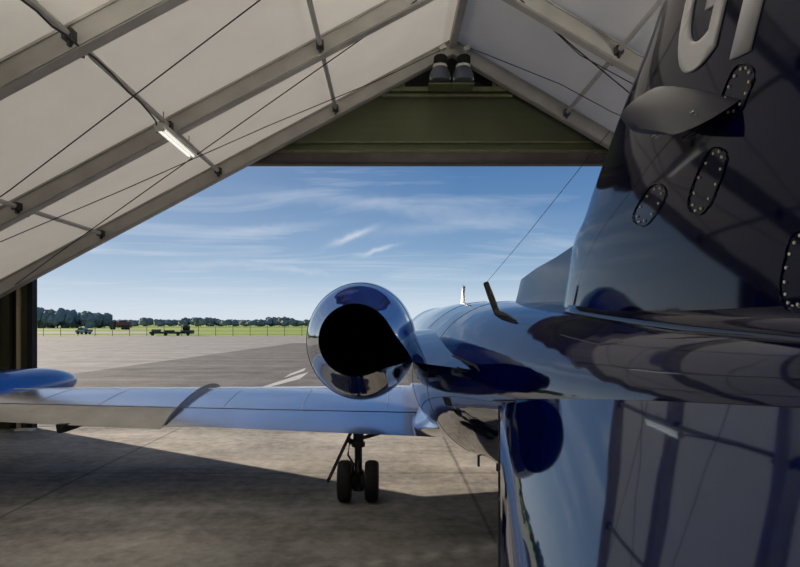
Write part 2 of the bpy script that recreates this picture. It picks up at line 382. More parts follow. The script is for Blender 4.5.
# hanging lamp at left (end nearest the door lies at px 195,158)
lamp(-3.02, 7.65, 8.95, 4.54, 'fluorescent lamp hanging beside the left purlin below the second frame', LAMPO)
lamp(RU+.18, 6.6, 7.9, RZ-.22, 'fluorescent lamp under the ridge at the top edge of the picture')
for u, v in ((-3.02,1.2),(-3.02,-3.5),(4.6,1.6),(4.6,-2.5),(RU+.18,3.4),(RU+.18,-1.2)):
    lamp(u, v, v+1.3, zin(u)-.22, 'fluorescent ceiling lamp out of view above or behind the viewer')
for (u, v) in ((-2.9,-2.5),(RU,-2),(4.9,-2.0),(-2.9,3.0),(4.2,4.0),(RU+.18,5.2)):  # upward fill lights added to brighten the roof fabric, not fixtures themselves
    l = bpy.data.lights.new('roof_fill_light', 'AREA'); l.shape = 'RECTANGLE'; l.size = .3; l.size_y = 1.4; l.energy = 75 if u < RU else 130; l.color = (1,.95,.86)
    o = bpy.data.objects.new('roof_fill_light', l); C.objects.link(o); o.location = (u, v, zin(u)-.32); o.rotation_euler = (math.pi, 0, 0) if True else (0,0,0)
    o.visible_glossy = True

# ---- door: header curtain, truss, posts
VD = 10.75
hd = tag(empty('door_1', (RU, VD, 0)), kind='structure')
def hz(py, v=VD): return EYE-(py-PY)/F*v
def clipu(z, side, off=.0):
    return RU-(RZ+RD+.02-z)/SL if side < 0 else RU+(RZ+RD+.02-z)/SR
m = MB(); 
zb, zt = hz(152), hz(92)
pr = [(clipu(zb,-1), zb), (clipu(zb,1), zb), (clipu(zt,1), zt), (clipu(zt,-1), zt)]
# curtain with shallow horizontal folds
rings = []
for k in range(25):
    z = zb+(zt-zb)*k/24
    y = VD+.0015*math.sin(k*1.9)
    rings.append([Vector((clipu(z,-1), y, z)), Vector((clipu(z,1), y, z))])
m.loft(rings, False, False); 
o = m.build('curtain', GREEN, hd, smooth=60); sm = o.modifiers.new('thick', 'SOLIDIFY'); sm.thickness = .02
for py, h, mt, nm, dy in ((143,.03,GREENF,'curtain_rail',.06),(152,.045,GREENF,'curtain_rail',.06)):
    z = hz(py); m = MB(); m.box(clipu(z,-1), clipu(z,1), VD-dy, VD+.02, z-h/2, z+h/2); m.build(nm, mt, hd)
m = MB(); z0, z1 = hz(165.5), hz(154.5); m.box(clipu(z1,-1)-.05, clipu(z1,1)+.4, VD-.10, VD+.06, z0, z1); m.build('header_beam', BAR, hd)
m = MB(); z0, z1 = hz(163.5), hz(161.5); m.box(clipu(z1,-1)-.05, clipu(z1,1)+.4, VD-.13, VD-.10, z0-.02, z0+.03); m.build('beam_edge', DMET, hd)
m = MB(); m.tube([(1.65-.9, VD-.02, zb),(1.65-.9, VD-.02, zt)], .008, 6); m.build('curtain_seam', GREENF, hd)
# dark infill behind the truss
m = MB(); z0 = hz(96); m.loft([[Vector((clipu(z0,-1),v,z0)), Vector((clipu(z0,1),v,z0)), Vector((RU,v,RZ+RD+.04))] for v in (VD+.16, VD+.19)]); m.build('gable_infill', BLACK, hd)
# truss
z = hz(90, 10.68); m = MB(); m.box(clipu(z,-1)+.15, clipu(z,1)-.15, 10.6, 10.68, z-.05, z+.03); m.box(clipu(z,-1)+.3, clipu(z,1)-.3, 10.6, 10.66, z-.15, z-.11)
m.build('truss_chord', GREENF, hd)
for ub in (-.15, .28, 1.95, 2.45):
    zt2 = min(zin(ub)+.05, z+.75); m = MB(); m.bar((ub, 10.64, z), (ub, 10.64, zt2), .06, .05, up=(0,1,0)); m.build('truss_strut', GREENF, hd)
for a, b in (((-.55,z),(-.15,z+.30)), ((.28,z),(-.08,z+.35)), ((2.45,z),(2.85,z-.0)), ((2.0,z+.02),(2.4,z+.28))):
    m = MB(); m.bar((a[0],10.64,a[1]), (b[0],10.64,b[1]), .05, .04, up=(0,1,0)); m.build('truss_brace', GREENF, hd)
def motor(px, label):
    Y = 10.32; u = (px-PX)/F*Y; zb_ = EYE+(PY-84)/F*Y
    r = tag(empty('door_motor', (u, Y, zb_)), label, 'motor', 'door motors under the ridge')
    m = MB(); m.box(u-.20, u+.20, Y-.02, Y+.26, zb_-.01, zb_+.02); m.build('mounting_plate', GREENF, r)
    m = MB(); m.lathe([(0,.19),(.06,.195),(.12,.185),(.20,.15),(.24,.125)], (u, Y, zb_+.04), 'Z', 20); m.build('gearbox', BLUEG, r, smooth=35)
    m = MB(); m.lathe([(0,.115),(.03,.13),(.06,.13),(.08,.115)], (u, Y, zb_+.26), 'Z', 20); m.build('collar', LAMPB, r, smooth=35)
    m = MB(); m.lathe([(0,.10),(.02,.11),(.13,.11),(.145,.095),(.155,.06)], (u+.005, Y-.05, zb_+.33), 'Z', 20)
    for k in range(14):
        a = k/14*2*math.pi; m.bar((u+.005+.11*math.cos(a), Y-.05+.11*math.sin(a), zb_+.35), (u+.005+.11*math.cos(a), Y-.05+.11*math.sin(a), zb_+.45), .012, .02, up=(math.cos(a), math.sin(a), 0))
    m.build('motor_housing', BLACK, r, smooth=35)
    for s in (-1, 1):
        m = MB(); m.lathe([(0,.03),(.05,.03),(.06,.02)], (u+s*.15, Y-.07, zb_+.04), 'Z', 10); m.build('bolt', LAMPB, r, smooth=35)
motor(440, 'left one of the two grey door motors with black caps under the ridge')
motor(463, 'right one of the two grey door motors with black caps under the ridge')
for px in (440, 464):
    p = at(px, 50, 10.25); m = MB(); m.bar(p, p+Vector((.10,0,.06)), .09, .07); tag(m.build('cable_box', LAMPB), 'small white box above the %s door motor' % ('left' if px == 440 else 'right'), 'box', 'white boxes above the door motors')
# left door jamb columns
for (x0, x1, dv, mt, nm) in ((-9,0,.00,POSTG,'column'),(0,8,.03,POSTG,'column'),(8,15,.12,BLACK,'column'),(15.5,19,.02,POSTL,'strip'),(19,27,.06,POSTG,'column'),(27,32,.0,BLACK,'column')):
    Y = 10.72; a = (x0-PX)/F*Y; b = (x1-PX)/F*Y
    m = MB(); m.box(a, b, Y+dv, Y+dv+.16, 0, zin(b)+.15); m.build('jamb_'+nm, mt, hd)
m = MB(); m.box(-6.80,-6.50,10.55,10.71,0,.03); m.build('jamb_foot', LAMPB, hd)
m = MB(); m.box(UL, (0-PX)/F*10.72, 10.8, 10.84, 0, zin(-7.2)+.1); m.build('jamb_panel', POSTG, hd)
for a in (8.6,):
    m = MB(); m.box(a, UR, 10.72, 10.88, 0, zin(a)+.15); m.build('jamb_column', POSTG, hd)

# ================================================================== JET
CL = 1.0
jet = tag(empty('business_jet', (CL, 7, 0)), 'dark navy blue business jet with tip tanks standing in the hangar facing the open door', 'aircraft')
def naca(x, T): return 5*T*(.2969*math.sqrt(max(x,0))-.126*x-.3516*x*x+.2843*x**3-.1036*x**4)
def interp(tab, y):
    tab = sorted(tab)
    if y <= tab[0][0]: return tab[0][1:]
    if y >= tab[-1][0]: return tab[-1][1:]
    for i in range(len(tab)-1):
        if tab[i][0] <= y <= tab[i+1][0]:
            # catmull-rom
            p0 = tab[max(i-1,0)]; p1 = tab[i]; p2 = tab[i+1]; p3 = tab[min(i+2,len(tab)-1)]
            h = p2[0]-p1[0]; t = (y-p1[0])/h; out = []
            for k in range(1, len(p1)):
                m1 = (p2[k]-p0[k])/(p2[0]-p0[0])*h if p2[0] != p0[0] else 0; m2 = (p3[k]-p1[k])/(p3[0]-p1[0])*h if p3[0] != p1[0] else 0
                out.append((2*t**3-3*t*t+1)*p1[k]+(t**3-2*t*t+t)*m1+(-2*t**3+3*t*t)*p2[k]+(t**3-t*t)*m2)
            return tuple(out)
FT = [(.45,1.80,.05,.06),(.8,1.78,.14,.14),(1.1,1.745,.20,.20),(1.8,1.645,.30,.325),(2.9,1.55,.45,.48),(4.2,1.50,.625,.60),(5.5,1.43,.735,.725),(7,1.44,.77,.76),(10,1.45,.775,.775),(11.5,1.46,.76,.79),(12.4,1.38,.68,.66),(13.4,1.30,.53,.48),(14.4,1.24,.27,.24),(14.85,1.22,.04,.04)]
def fus(y): return interp(FT, y)      # cz, rx, rz
def fus_u(y, z, side=-1):
    cz, rx, rz = fus(y); q = max(0, 1-((z-cz)/rz)**2); return CL+side*rx*math.sqrt(q)
def fus_z(y, u):
    cz, rx, rz = fus(y); q = max(0, 1-((u-CL)/rx)**2); return cz+rz*math.sqrt(q)
m = MB(); rings = []; n = 64
ys = [.45+ (14.85-.45)*i/110 for i in range(111)]
for y in ys:
    cz, rx, rz = fus(y); rings.append([Vector((CL+rx*math.cos(2*math.pi*k/n), y, cz+rz*math.sin(2*math.pi*k/n))) for k in range(n)])
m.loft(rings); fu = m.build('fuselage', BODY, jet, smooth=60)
# sub-parts of the fuselage: seams, vent, windows
def ring_seam(y, name='panel_seam', a0=0, a1=2*math.pi, r=.0018):
    cz, rx, rz = fus(y); m = MB()
    m.tube([(CL+rx*math.cos(a0+(a1-a0)*k/60), y, cz+rz*math.sin(a0+(a1-a0)*k/60)) for k in range(61)], r, 5); m.build(name, DMET, fu, smooth=60)
for y in (4.75, 5.9): ring_seam(y, a0=.3, a1=4.2)
def on_fus(px, py, y0=1.0, y1=12):
    # march along the pixel ray until it meets the fuselage
    y = y0
    while y < y1:
        p = at(px, py, y); cz, rx, rz = fus(y)
        if ((p.x-CL)/rx)**2+((p.z-cz)/rz)**2 <= 1: return p
        y += .01
    return at(px, py, y1)
def decal(name, pts, mt, off=.004, parent=None, th=.004):
    q = [on_fus(*p) for p in pts]; out = []
    for p in q:
        cz, rx, rz = fus(p.y); nrm = Vector(((p.x-CL)/rx**2, 0, (p.z-cz)/rz**2)).normalized(); out.append((p+nrm*off, p-nrm*.01))
    m = MB(); m.loft([[a for a, b in out], [b for a, b in out]]); return m.build(name, mt, parent or fu)
decal('vent_opening', [(443,397),(450,397.5),(452.5,406),(446,405.5)], BLACK)
def long_seam(pts, r=.005, mt=DMET, name='panel_seam'):
    m = MB(); q = [on_fus(*p) for p in pts]; m.tube(q, r, 5); m.build(name, mt, fu, smooth=60)
long_seam([(560,335),(600,345),(650,340),(700,337),(760,340),(799,345)], .003)
for y in (8.2, 9.0, 9.8, 10.6):
    for s in (-1, 1):
        m = MB(); cz, rx, rz = fus(y); ring = []
        for k in range(20):
            a = 2*math.pi*k/20; yy = y+.17*math.cos(a); z = 1.68+.13*math.sin(a); ring.append((yy, z))
        m.loft([[Vector((fus_u(yy,z,s)+s*d, yy, z)) for yy, z in ring] for d in (.006, -.02)]); m.build('cabin_window', GLASSD, fu)
# wing root fairing
m = MB(); rings = []
for t in range(25):
    y = 8.9-(8.9-5.0)*t/24
    k = min(1, max(.05, (y-4.95)/1.4))**.8 * min(1, max(.1, (8.95-y)/.8))
    zc_ = .87 if y > 6.1 else .87+(6.1-y)*.16
    uu = fus_u(y, max(zc_, fus(y)[0]-fus(y)[2]*.8)); ring = []
    for (dx, dz) in ((.12,.34),(.02,.24),(-.05,.14),(-.13,.06),(-.22,.01),(-.24,-.05),(-.15,-.10),(0,-.15),(.15,-.15),(.25,0),(.25,.2)):
        ring.append(Vector((uu+dx*k+(1-k)*.02, y, zc_+dz*k)))
    rings.append(ring)
m.loft(rings); m.build('wing_root_fairing', WING, jet, smooth=80, subd=2)

# ---- fin
LE = [(1.9,3.25),(2.10,3.15),(2.35,3.01),(2.43,2.87),(2.53,2.76),(2.67,2.58),(2.80,2.42),(2.94,2.21),(3.09,2.05),(3.75,1.42)]
def le(z): return interp(LE, z)[0]
def te(z): return .35-(z-1.9)*.12
def fin_t(y, z):
    a, b = le(z), te(z); c = a-b; x = (a-y)/c; return naca(min(max(x,0),1), .095)*c if c > 0 else 0
m = MB(); rings = []
xs = [0,.004,.012,.025,.045,.07,.1,.15,.2,.27,.35,.45,.55,.65,.75,.85,.93,1]
for i in range(38):
    z = 1.86+(3.75-1.86)*i/37; a, b = le(z), te(z); c = a-b
    pts = [Vector((CL-naca(x,.095)*c, a-x*c, z)) for x in xs]+[Vector((CL+naca(x,.095)*c, a-x*c, z)) for x in reversed(xs[1:-1])]
    rings.append(pts)
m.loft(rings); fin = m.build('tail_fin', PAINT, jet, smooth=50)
def fin_pt(px, py, off=.0):
    y = 3.2
    while y > .3:
        p = at(px, py, y)
        if CL-fin_t(p.y, p.z)-off <= p.x and False: pass
        y -= .005
    # march away from the eye until we meet the left skin
    y = .4
    while y < 3.3:
        p = at(px, py, y)
        if p.x >= CL-fin_t(p.y, p.z)-off: return p
        y += .004
    return at(px, py, 1.6)
# letters on the fin (run of text follows the skin)
def letter(ch, px, py, height, width):
    cu = bpy.data.curves.new('letter', 'FONT'); cu.body = ch; cu.size = 1; cu.resolution_u = 8; cu.offset = .02
    ob = bpy.data.objects.new('tmp', cu); C.objects.link(ob); dg = bpy.context.evaluated_depsgraph_get(); me = bpy.data.meshes.new_from_object(ob.evaluated_get(dg))
    bpy.data.objects.remove(ob)
    xs_ = [v.co.x for v in me.vertices]; ys_ = [v.co.y for v in me.vertices]; x0, x1, y0, y1 = min(xs_), max(xs_), min(ys_), max(ys_)
    base = fin_pt(px, py, .004)
    bm = bmesh.new(); bm.from_mesh(me); bmesh.ops.triangulate(bm, faces=bm.faces)
    bmesh.ops.subdivide_edges(bm, edges=[e for e in bm.edges if e.calc_length() > .15], cuts=3, use_grid_fill=False)
    for v in bm.verts:
        fx = (v.co.x-x0)/(x1-x0); fy = (v.co.y-y0)/(y1-y0)
        z = base.z+fy*height+ (-.16)*fx*width; y = base.y-fx*width-fy*height*.42
        v.co = Vector((CL-fin_t(y, z)-.006, y, z))
    ex = bmesh.ops.extrude_face_region(bm, geom=list(bm.faces)); 
    for g_ in ex['geom']:
        if isinstance(g_, bmesh.types.BMVert): g_.co.x += .012
    bmesh.ops.recalc_face_normals(bm, faces=bm.faces)
    bm.to_mesh(me); bm.free(); me.name = 'registration_letter'; me.materials.clear(); me.materials.append(LETTER)
    o = bpy.data.objects.new('registration_letter', me); C.objects.link(o); o.parent = fin
    tag(o, 'pale grey letter %s' % ch)
letter('G', 668, 84, .42, .24); letter('I', 730, 60, .42, .075)
# oval screwed access panels
def access(cx_, cy_, lx, ly, ang, nscrew=14, surf=fin_pt, a0=0, a1=360, par=None):
    m = MB(); pts = []
    ca, sa = math.cos(math.radians(ang)), math.sin(math.radians(ang))
    K = 60; loop = []
    for k in range(K):
        t = 2*math.pi*k/K; r = (abs(math.cos(t))**3+abs(math.sin(t))**3)**(-1/3)
        x = lx*math.cos(t)*r; y = ly*math.sin(t)*r; loop.append(surf(cx_+x*ca-y*sa, cy_+x*sa+y*ca)+Vector((-.003,0,0)))
    m.tube(loop+[loop[0]], .0022, 5, 0, False)
    for k in range(nscrew):
        t = 2*math.pi*k/nscrew; x = (lx-3)*math.cos(t); y = (ly-3)*math.sin(t); p = surf(cx_+x*ca-y*sa, cy_+x*sa+y*ca)
        r = .0040; m.tube([p+Vector((.004,0,0)), p+Vector((-.004,0,0))], r, 7, 1)
    m.build('access_panel', [PAINT, SCREW], par or fin, smooth=60)
access(708, 181, 35, 12, -68, 12); access(650, 205, 23, 10, -58, 10); access(738, 90, 27, 12, -68, 12); access(800, 270, 40, 16, -80, 16)
# dorsal fin
m = MB(); rings = []
DT = [(4.30,2.24),(4.26,2.265),(4.1,2.28),(3.82,2.305),(3.37,2.325),(3.02,2.352),(2.80,2.44)]
for y, zt_ in DT:
    zb_ = fus_z(y, CL)-.06; w0 = .085; w1 = .022; ring = []
    for j in range(9):
        t = j/8; ring.append(Vector((CL-(w0+(w1-w0)*t**.6), y, zb_+(zt_-zb_)*t)))
    for j in range(8, -1, -1):
        t = j/8; ring.append(Vector((CL+(w0+(w1-w0)*t**.6), y, zb_+(zt_-zb_)*t)))
    rings.append(ring)
m.loft(rings); m.build('dorsal_fin', PAINT, jet, smooth=50)
# fin base fairing
m = MB(); rings = []
for i in range(20):
    y = 3.1-(3.1-.5)*i/19; zt_ = fus_z(y, CL); w = .16 if y < 2.8 else .16*(3.15-y)/.35
    k = max(.05, w); rings.append([Vector((CL+k*math.cos(a), y, zt_-.05+.085*math.sin(a))) for a in [2*math.pi*j/20 for j in range(20)]])
m.loft(rings); m.build('fin_fairing', PAINT, jet, smooth=60)
# small side blade on the fin (planform defined at its real place on the left skin)
m = MB(); rings = []
root_f, root_a = Vector((.94, 1.97, 2.73)), Vector((.93, 1.45, 2.53))
tip_f, tip_a = Vector((.772, 1.98, 2.60)), Vector((.79, 1.60, 2.455))
for i in range(9):
    t = i/8; q = t**.8
    f = root_f.lerp(tip_f, t)+Vector((-.005*math.sin(math.pi*t), .06*math.sin(math.pi*t), .03*math.sin(math.pi*t))); f = f.lerp(tip_a, .35*max(0, t-.75)/.25*1.0); a_ = root_a.lerp(tip_a, t)+Vector((-.01*math.sin(math.pi*t),0,-.02*math.sin(math.pi*t)))
    ch = (f-a_).length*(1-.5*t**3); up = Vector((-.35,0,.93)) if True else None; ring = []
    for x in xs: ring.append(f.lerp(a_, x)+up*naca(x,.13)*max(ch,.05))
    for x in reversed(xs[1:-1]): ring.append(f.lerp(a_, x)-up*naca(x,.10)*max(ch,.05))
    rings.append(ring)
m.loft(rings); bl = m.build('fin_blade', BLADEP, fin, smooth=50)
for k in range(2):
    m = MB(); m.tube([fin_pt(652+k*4, 137+k, .05), fin_pt(694+k*3, 111+k*3, .05)], .0025, 5); m.build('trim_line', LMET, fin, smooth=50)

# ---- tailplane on top of the fin (its dark underside hangs over the viewer)
m = MB(); rings = []
for i in range(25):
    q = -1+2*i/24; u = CL+2.2*q; c = 1.05-.45*abs(q); y0 = 1.32-.55*abs(q)
    rings.append([Vector((u, y0-x*c, 3.74+naca(x,.10)*c)) for x in xs]+[Vector((u, y0-x*c, 3.74-naca(x,.10)*c)) for x in reversed(xs[1:-1])])
m.loft(rings); m.build('tailplane', PAINT, jet, smooth=50)
# ---- ventral (delta) fin, left and right
def delta(side, name='ventral_fin'):
    m = MB(); NR, NT = 24, 16
    P1 = Vector((.56, 2.92, 1.535)); P2 = Vector((.80, .70, 1.80)); T1 = Vector((.184, .95, .765)); T2 = Vector((.26, .60, .80))
    def S_(s, t):     # s from leading edge to trailing edge, t from root to tip
        le_ = P1.lerp(T1, t); te_ = P2.lerp(T2, t); p = le_.lerp(te_, s)
        return p
    nrm = Vector((-.86,-.04,.51)).normalized()
    top = [[S_(i/NR, j/NT)+nrm*(.028*(1-(1-min(1,(i/NR)*4.5))**2)+.035*math.sin(math.pi*i/NR)**1) *(1 if True else 0) - nrm*.028*0 for i in range(NR+1)] for j in range(NT+1)]
    bot = [[S_(i/NR, j/NT)-nrm*(.010+.02*math.sin(math.pi*i/NR)) for i in range(NR+1)] for j in range(NT+1)]
    rings = []
    for j in range(NT+1): rings.append(top[j]+list(reversed(bot[j])))
    if side > 0: rings = [[Vector((2*CL-p.x, p.y, p.z)) for p in r] for r in rings]
    m.loft(rings); return m.build(name, PANEL if side < 0 else PAINT, jet, smooth=40), S_
vf, S_ = delta(-1)
m = MB(); m.tube([S_(0, t/12)+Vector((-.002,0,0)) for t in range(13)], .0035, 6); m.build('leading_edge_strip', BLACK, vf, smooth=60)
m = MB(); m.tube([S_(s/20, .0)+Vector((-.03,0,.015)) for s in range(21)], [.004+.012*math.sin(math.pi*s/20) for s in range(21)], 8); m.build('root_bead', PAINT, vf, smooth=60)
delta(1)

# ---- wings
def wing(side):
    sx = -1 if side > 0 else 1     # mirror flag
    def MX(p): return p if side < 0 else Vector((2*CL-p.x, p.y, p.z))
    def sec(u):
        t = (.55-u)/(.55+4.95); TEy = 6.1; LEy = 8.75-.95*t; z = .75+.043*(.55-u); inc = math.radians(3.6-2.2*t); T = .13-.02*t
        return TEy, LEy, z, inc, T
    def P(u, x, up, dth=0, hinge=.76):   # x from LE(0) to TE(1)
        TEy, LEy, z0, inc, T = sec(u); c = LEy-TEy
        d = (1-x)*c; zz_ = z0+math.tan(inc)*d+ .03*c*4*x*(1-x)*.5 + (1 if up else -.75)*naca(x, T)*c
        if x > hinge and dth: zz_ += -math.tan(dth)*(x-hinge)*c
        return MX(Vector((u, TEy+d, zz_)))
    def body(u0, u1, x0, x1, nm, mt, parent, dth=0, nu=24):
        m = MB(); rings = []
        for i in range(nu+1):
            u = u0+(u1-u0)*i/nu; K = 22
            if x0 == 0: xx = [x1*(1-math.cos(math.pi/2*k/K)) for k in range(K+1)]
            else: xx = [x0+(x1-x0)*k/K for k in range(K+1)]
            ring = [P(u, x, True, dth) for x in xx]+[P(u, x, False, dth) for x in reversed(xx[(1 if x0 == 0 else 0):])]
            rings.append(ring)
        m.loft(rings); return m.build(nm, mt, parent, smooth=45)
    w = body(.75, -4.95, 0, .755, 'wing', WING, jet)
    body(.56, -2.33, .762, 1, 'flap', WING, w)
    body(-2.40, -4.70, .762, 1, 'aileron', WINGD, w, dth=math.radians(5))
    # chordwise fence
    m = MB(); r1 = []; r2 = []
    xx = [.04+.94*k/20 for k in range(21)]
    ul, ur = -2.385, -2.335
    for x in xx:
        h = .055*math.sin(math.pi*min(1, x/.98))**.5+.01
        p = P(-2.36, x, True); r1.append((p, h))
    rings = [[MX(MX(p)+Vector((-.012,0,-.02))), MX(MX(p)+Vector((-.006,0,h))), MX(MX(p)+Vector((.006,0,h))), MX(MX(p)+Vector((.012,0,-.02)))] for p, h in r1]
    m.loft(rings); m.build('wing_fence', FENCEM, w, smooth=30)
    # span-wise seams, static details
    for x_, a, b in ((.755,.42,-4.7),(.30,.2,-4.8)):
        m = MB(); m.tube([P(a+(b-a)*k/30, x_, True)+Vector((0,0,.0015)) for k in range(31)], .004, 5); m.build('panel_seam', WHITE if x_ < .5 else FENCEM, w, smooth=60)
    for u in (-1.0, .0, -1.9, -3.3, -4.0):
        m = MB(); m.tube([P(u, .35+.4*k/10, True)+Vector((0,0,.001)) for k in range(11)], .0025, 5); m.build('panel_seam', FENCEM, w, smooth=60)
    for u in (-3.43, ):
        p = P(u, .93, False, math.radians(5))+Vector((0,0,-.03)); q = MX(p); m = MB(); m.loft([[MX(q+Vector((dx*s, dy, dz))) for dx, dz in ((-.06,.03),(.06,.03),(.03,-.06),(-.03,-.06))] for s, dy in ((.4,.25),(1,.1),(1,-.1),(.5,-.2))]); m.build('hinge_bracket', BLACK, w, smooth=60)
    p = P(-3.62, .85, False); m = MB(); m.tube([p+Vector((0,0,.02)), p+Vector((0,0,-.05)), p+Vector((.05,-.02,-.06))], .012, 6); m.build('drain_pipe', LAMPB, w)
    # tip tank
    m = MB(); uc = -5.05; rings = []
    TT = [(9.32,.01),(9.27,.07),(9.15,.145),(8.9,.225),(8.5,.295),(8.0,.33),(7.3,.34),(6.6,.33),(5.9,.27),(5.3,.16),(4.9,.06),(4.8,.01)]
    for i in range(60):
        y = 4.8+(9.32-4.8)*(.5-.5*math.cos(math.pi*i/59)); r = max(.008, interp(TT, y)[0])
        rings.append([MX(Vector((uc+r*math.cos(2*math.pi*k/32), y, 1.055+.02*(y-7)*0+r*.82*math.sin(2*math.pi*k/32)))) for k in range(32)])
    m.loft(rings); t = m.build('tip_tank', TANKP, jet, smooth=60)
    if side < 0: tag(t, 'glossy blue tip tank')
    m = MB(); m.lathe([(0,.03),(.03,.028),(.04,.015)], MX(Vector((uc,7.6,1.33))), 'Z', 12); m.build('fuel_cap', BLACK, t)
    m = MB(); m.lathe([(-.004,.012),(.05,.008)], MX(Vector((uc+.0,9.31,1.055))), 'Y', 8); m.build('nose_cap', BLACK, t)
    return w
wing(-1); wing(1)

# ---- engines
def engine(side):
    def MX(p): return p if side < 0 else Vector((2*CL-p.x, p.y, p.z))
    ex = -.25
    ST = [(4.40,.278,1.0,1.816,.175),(4.50,.305,1.01,1.813,.13),(4.70,.365,1.03,1.805,.06),(5.0,.445,1.07,1.795,.02),(5.4,.505,1.09,1.780,0),(5.75,.525,1.095,1.773,0),(6.2,.525,1.09,1.77,0),(6.6,.495,1.07,1.77,0),(6.85,.45,1.05,1.77,0),(6.93,.405,1.04,1.77,0)]
    def ring(r, asp, cz, cusp, y, n=64, th0=-.325):
        out = []
        for k in range(n):
            a = 2*math.pi*k/n; d = math.atan2(math.sin(a-th0), math.cos(a-th0)); rr = r+cusp*math.exp(-(abs(d)/.30)**1.25)
            out.append(MX(Vector((ex+rr*math.cos(a), y, cz+rr*asp*math.sin(a)))))
        return out
    m = MB(); rings = []
    for i in range(50):
        y = 4.40+(6.93-4.40)*i/49; r, asp, cz, cu = interp(ST, y); rings.append(ring(r, asp, cz, max(0,cu), y))
    m.loft(rings, True, False)
    # inlet lip turning inwards
    m.loft([ring(.405,1.04,1.77,0,6.93), ring(.37,1.04,1.77,0,6.90), ring(.35,1.03,1.77,0,6.75), ring(.36,1.03,1.77,0,6.3)], True, True)
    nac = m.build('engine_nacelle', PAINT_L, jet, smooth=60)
    m = MB(); m.loft([ring(.278,1,1.816,.175,4.398), ring(.270,1,1.816,.168,4.396), ring(.268,1,1.816,.150,4.45), ring(.262,1,1.816,.06,4.7), ring(.25,1,1.816,0,5.0)], True, False)
    m.loft([ring(.25,1,1.816,0,5.0), ring(.001,1,1.816,0,5.01)], True, False)
    m.build('exhaust_nozzle', NOZ, nac, smooth=60)
    # bright lip around inlet, cowl seam
    for y, rr in ((5.2, .003), (6.1, .003)):
        r, asp, cz, cu = interp(ST, y); q = ring(r+.001, asp, cz, 0, y); m = MB(); m.tube(q+[q[0]], rr, 5, 0, False); m.build('cowl_seam', DMET, nac, smooth=60)
    # pylon
    m = MB(); rings = []
    for i in range(9):
        t = i/8; u = .05+.60*t; TEp = Vector((u, 4.54-1.50*t, 1.655+.015*t)); LEp = Vector((u, 6.35+.1*t, 1.80)); ch = LEp.y-TEp.y
        r_ = [LEp.lerp(TEp, x)+Vector((0,0,naca(x,.085+.01*t)*ch)) for x in xs]+[LEp.lerp(TEp, x)-Vector((0,0,naca(x,.075)*ch)) for x in reversed(xs[1:-1])]
        rings.append([MX(p) for p in r_])
    m.loft(rings); m.build('pylon', BODY, jet, smooth=50).name
    if side < 0:
        m = MB(); m.tube([Vector((.42,3.75,1.73)), Vector((.505,3.38,1.695)), Vector((.53,3.22,1.655))], .007, 6); m.build('root_seal', BLACK, jet, smooth=60)
engine(-1); engine(1)

# ---- landing gear
def gear(u, side):
    Y = 6.36
    m = MB(); m.tube([(u,Y,.80),(u,Y,.60)], .058, 16); m.tube([(u,Y,.62),(u,Y,.22)], .042, 16); m.tube([(u-.20,Y,.22),(u+.20,Y,.22)], .03, 12)
    m.tube([(u,Y,.34),(u,Y,.12)], .062, 14); m.lathe([(0,.075),(.05,.075)], (u,Y,.60), 'Z', 16)
    g = m.build('main_gear_leg', DMET, jet, smooth=45)
    for s in (-1, 1):
        t = MB(); w = .075; prof = [(-w*.75,.125),(-w,.16),(-w,.19),(-w*.8,.212),(-w*.3,.222),(w*.3,.222),(w*.8,.212),(w,.19),(w,.16),(w*.75,.125)]
        t.lathe(prof, (u+s*.148, Y, .222), 'X', 36); 
        for gx in (-.035,-.012,.012,.035):
            t.lathe([(gx-.004,.2225),(gx,.2245),(gx+.004,.2225)], (u+s*.148, Y, .222), 'X', 36)
        t.build('tyre', RUB, g, smooth=40)
        h = MB(); h.lathe([(-.05,.05),(-.045,.125),(.045,.125),(.05,.05)], (u+s*.148, Y, .222), 'X', 20); h.build('wheel_hub', LMET, g, smooth=40)
        b = MB(); b.lathe([(-.03,.09),(.03,.09)], (u+s*.062, Y, .222), 'X', 16); b.build('brake', DMET, g)
    m = MB(); m.tube([(u-.02,Y-.05,.70),(u-.09,Y-.06,.66),(u-.11,Y-.06,.52),(u-.05,Y-.05,.42),(u-.06,Y-.04,.28)], .012, 8); m.build('brake_hose', BLACK, g, smooth=60)
    m = MB(); m.tube([(u,Y,.68),(u+.42,Y,.80)], .022, 10); m.tube([(u,Y,.60),(u-.12,Y,.68)],.03,8); m.build('side_brace', DMET, g, smooth=60)
    m = MB(); m.bar((u-.07,Y-.02,.78),(u-.335,Y-.02,.215), .035, .5 if False else .035, up=(0,1,0)); m.build('gear_door', DMET, g)
    m = MB(); m.tube([(u,Y-.05,.46),(u,Y-.17,.36),(u,Y-.06,.22)], .016, 8); m.build('torque_link', DMET, g, smooth=60)
gear(-.325, -1); gear(2.325, 1)
m = MB(); m.tube([(CL,12.6,.9),(CL,12.65,.25)], .04, 12); g = m.build('nose_gear_leg', DMET, jet, smooth=45)
t = MB(); t.lathe([(-.06,.12),(-.07,.17),(-.05,.205),(.05,.205),(.07,.17),(.06,.12)], (CL,12.65,.206), 'X', 30); t.build('tyre', RUB, g, smooth=40)

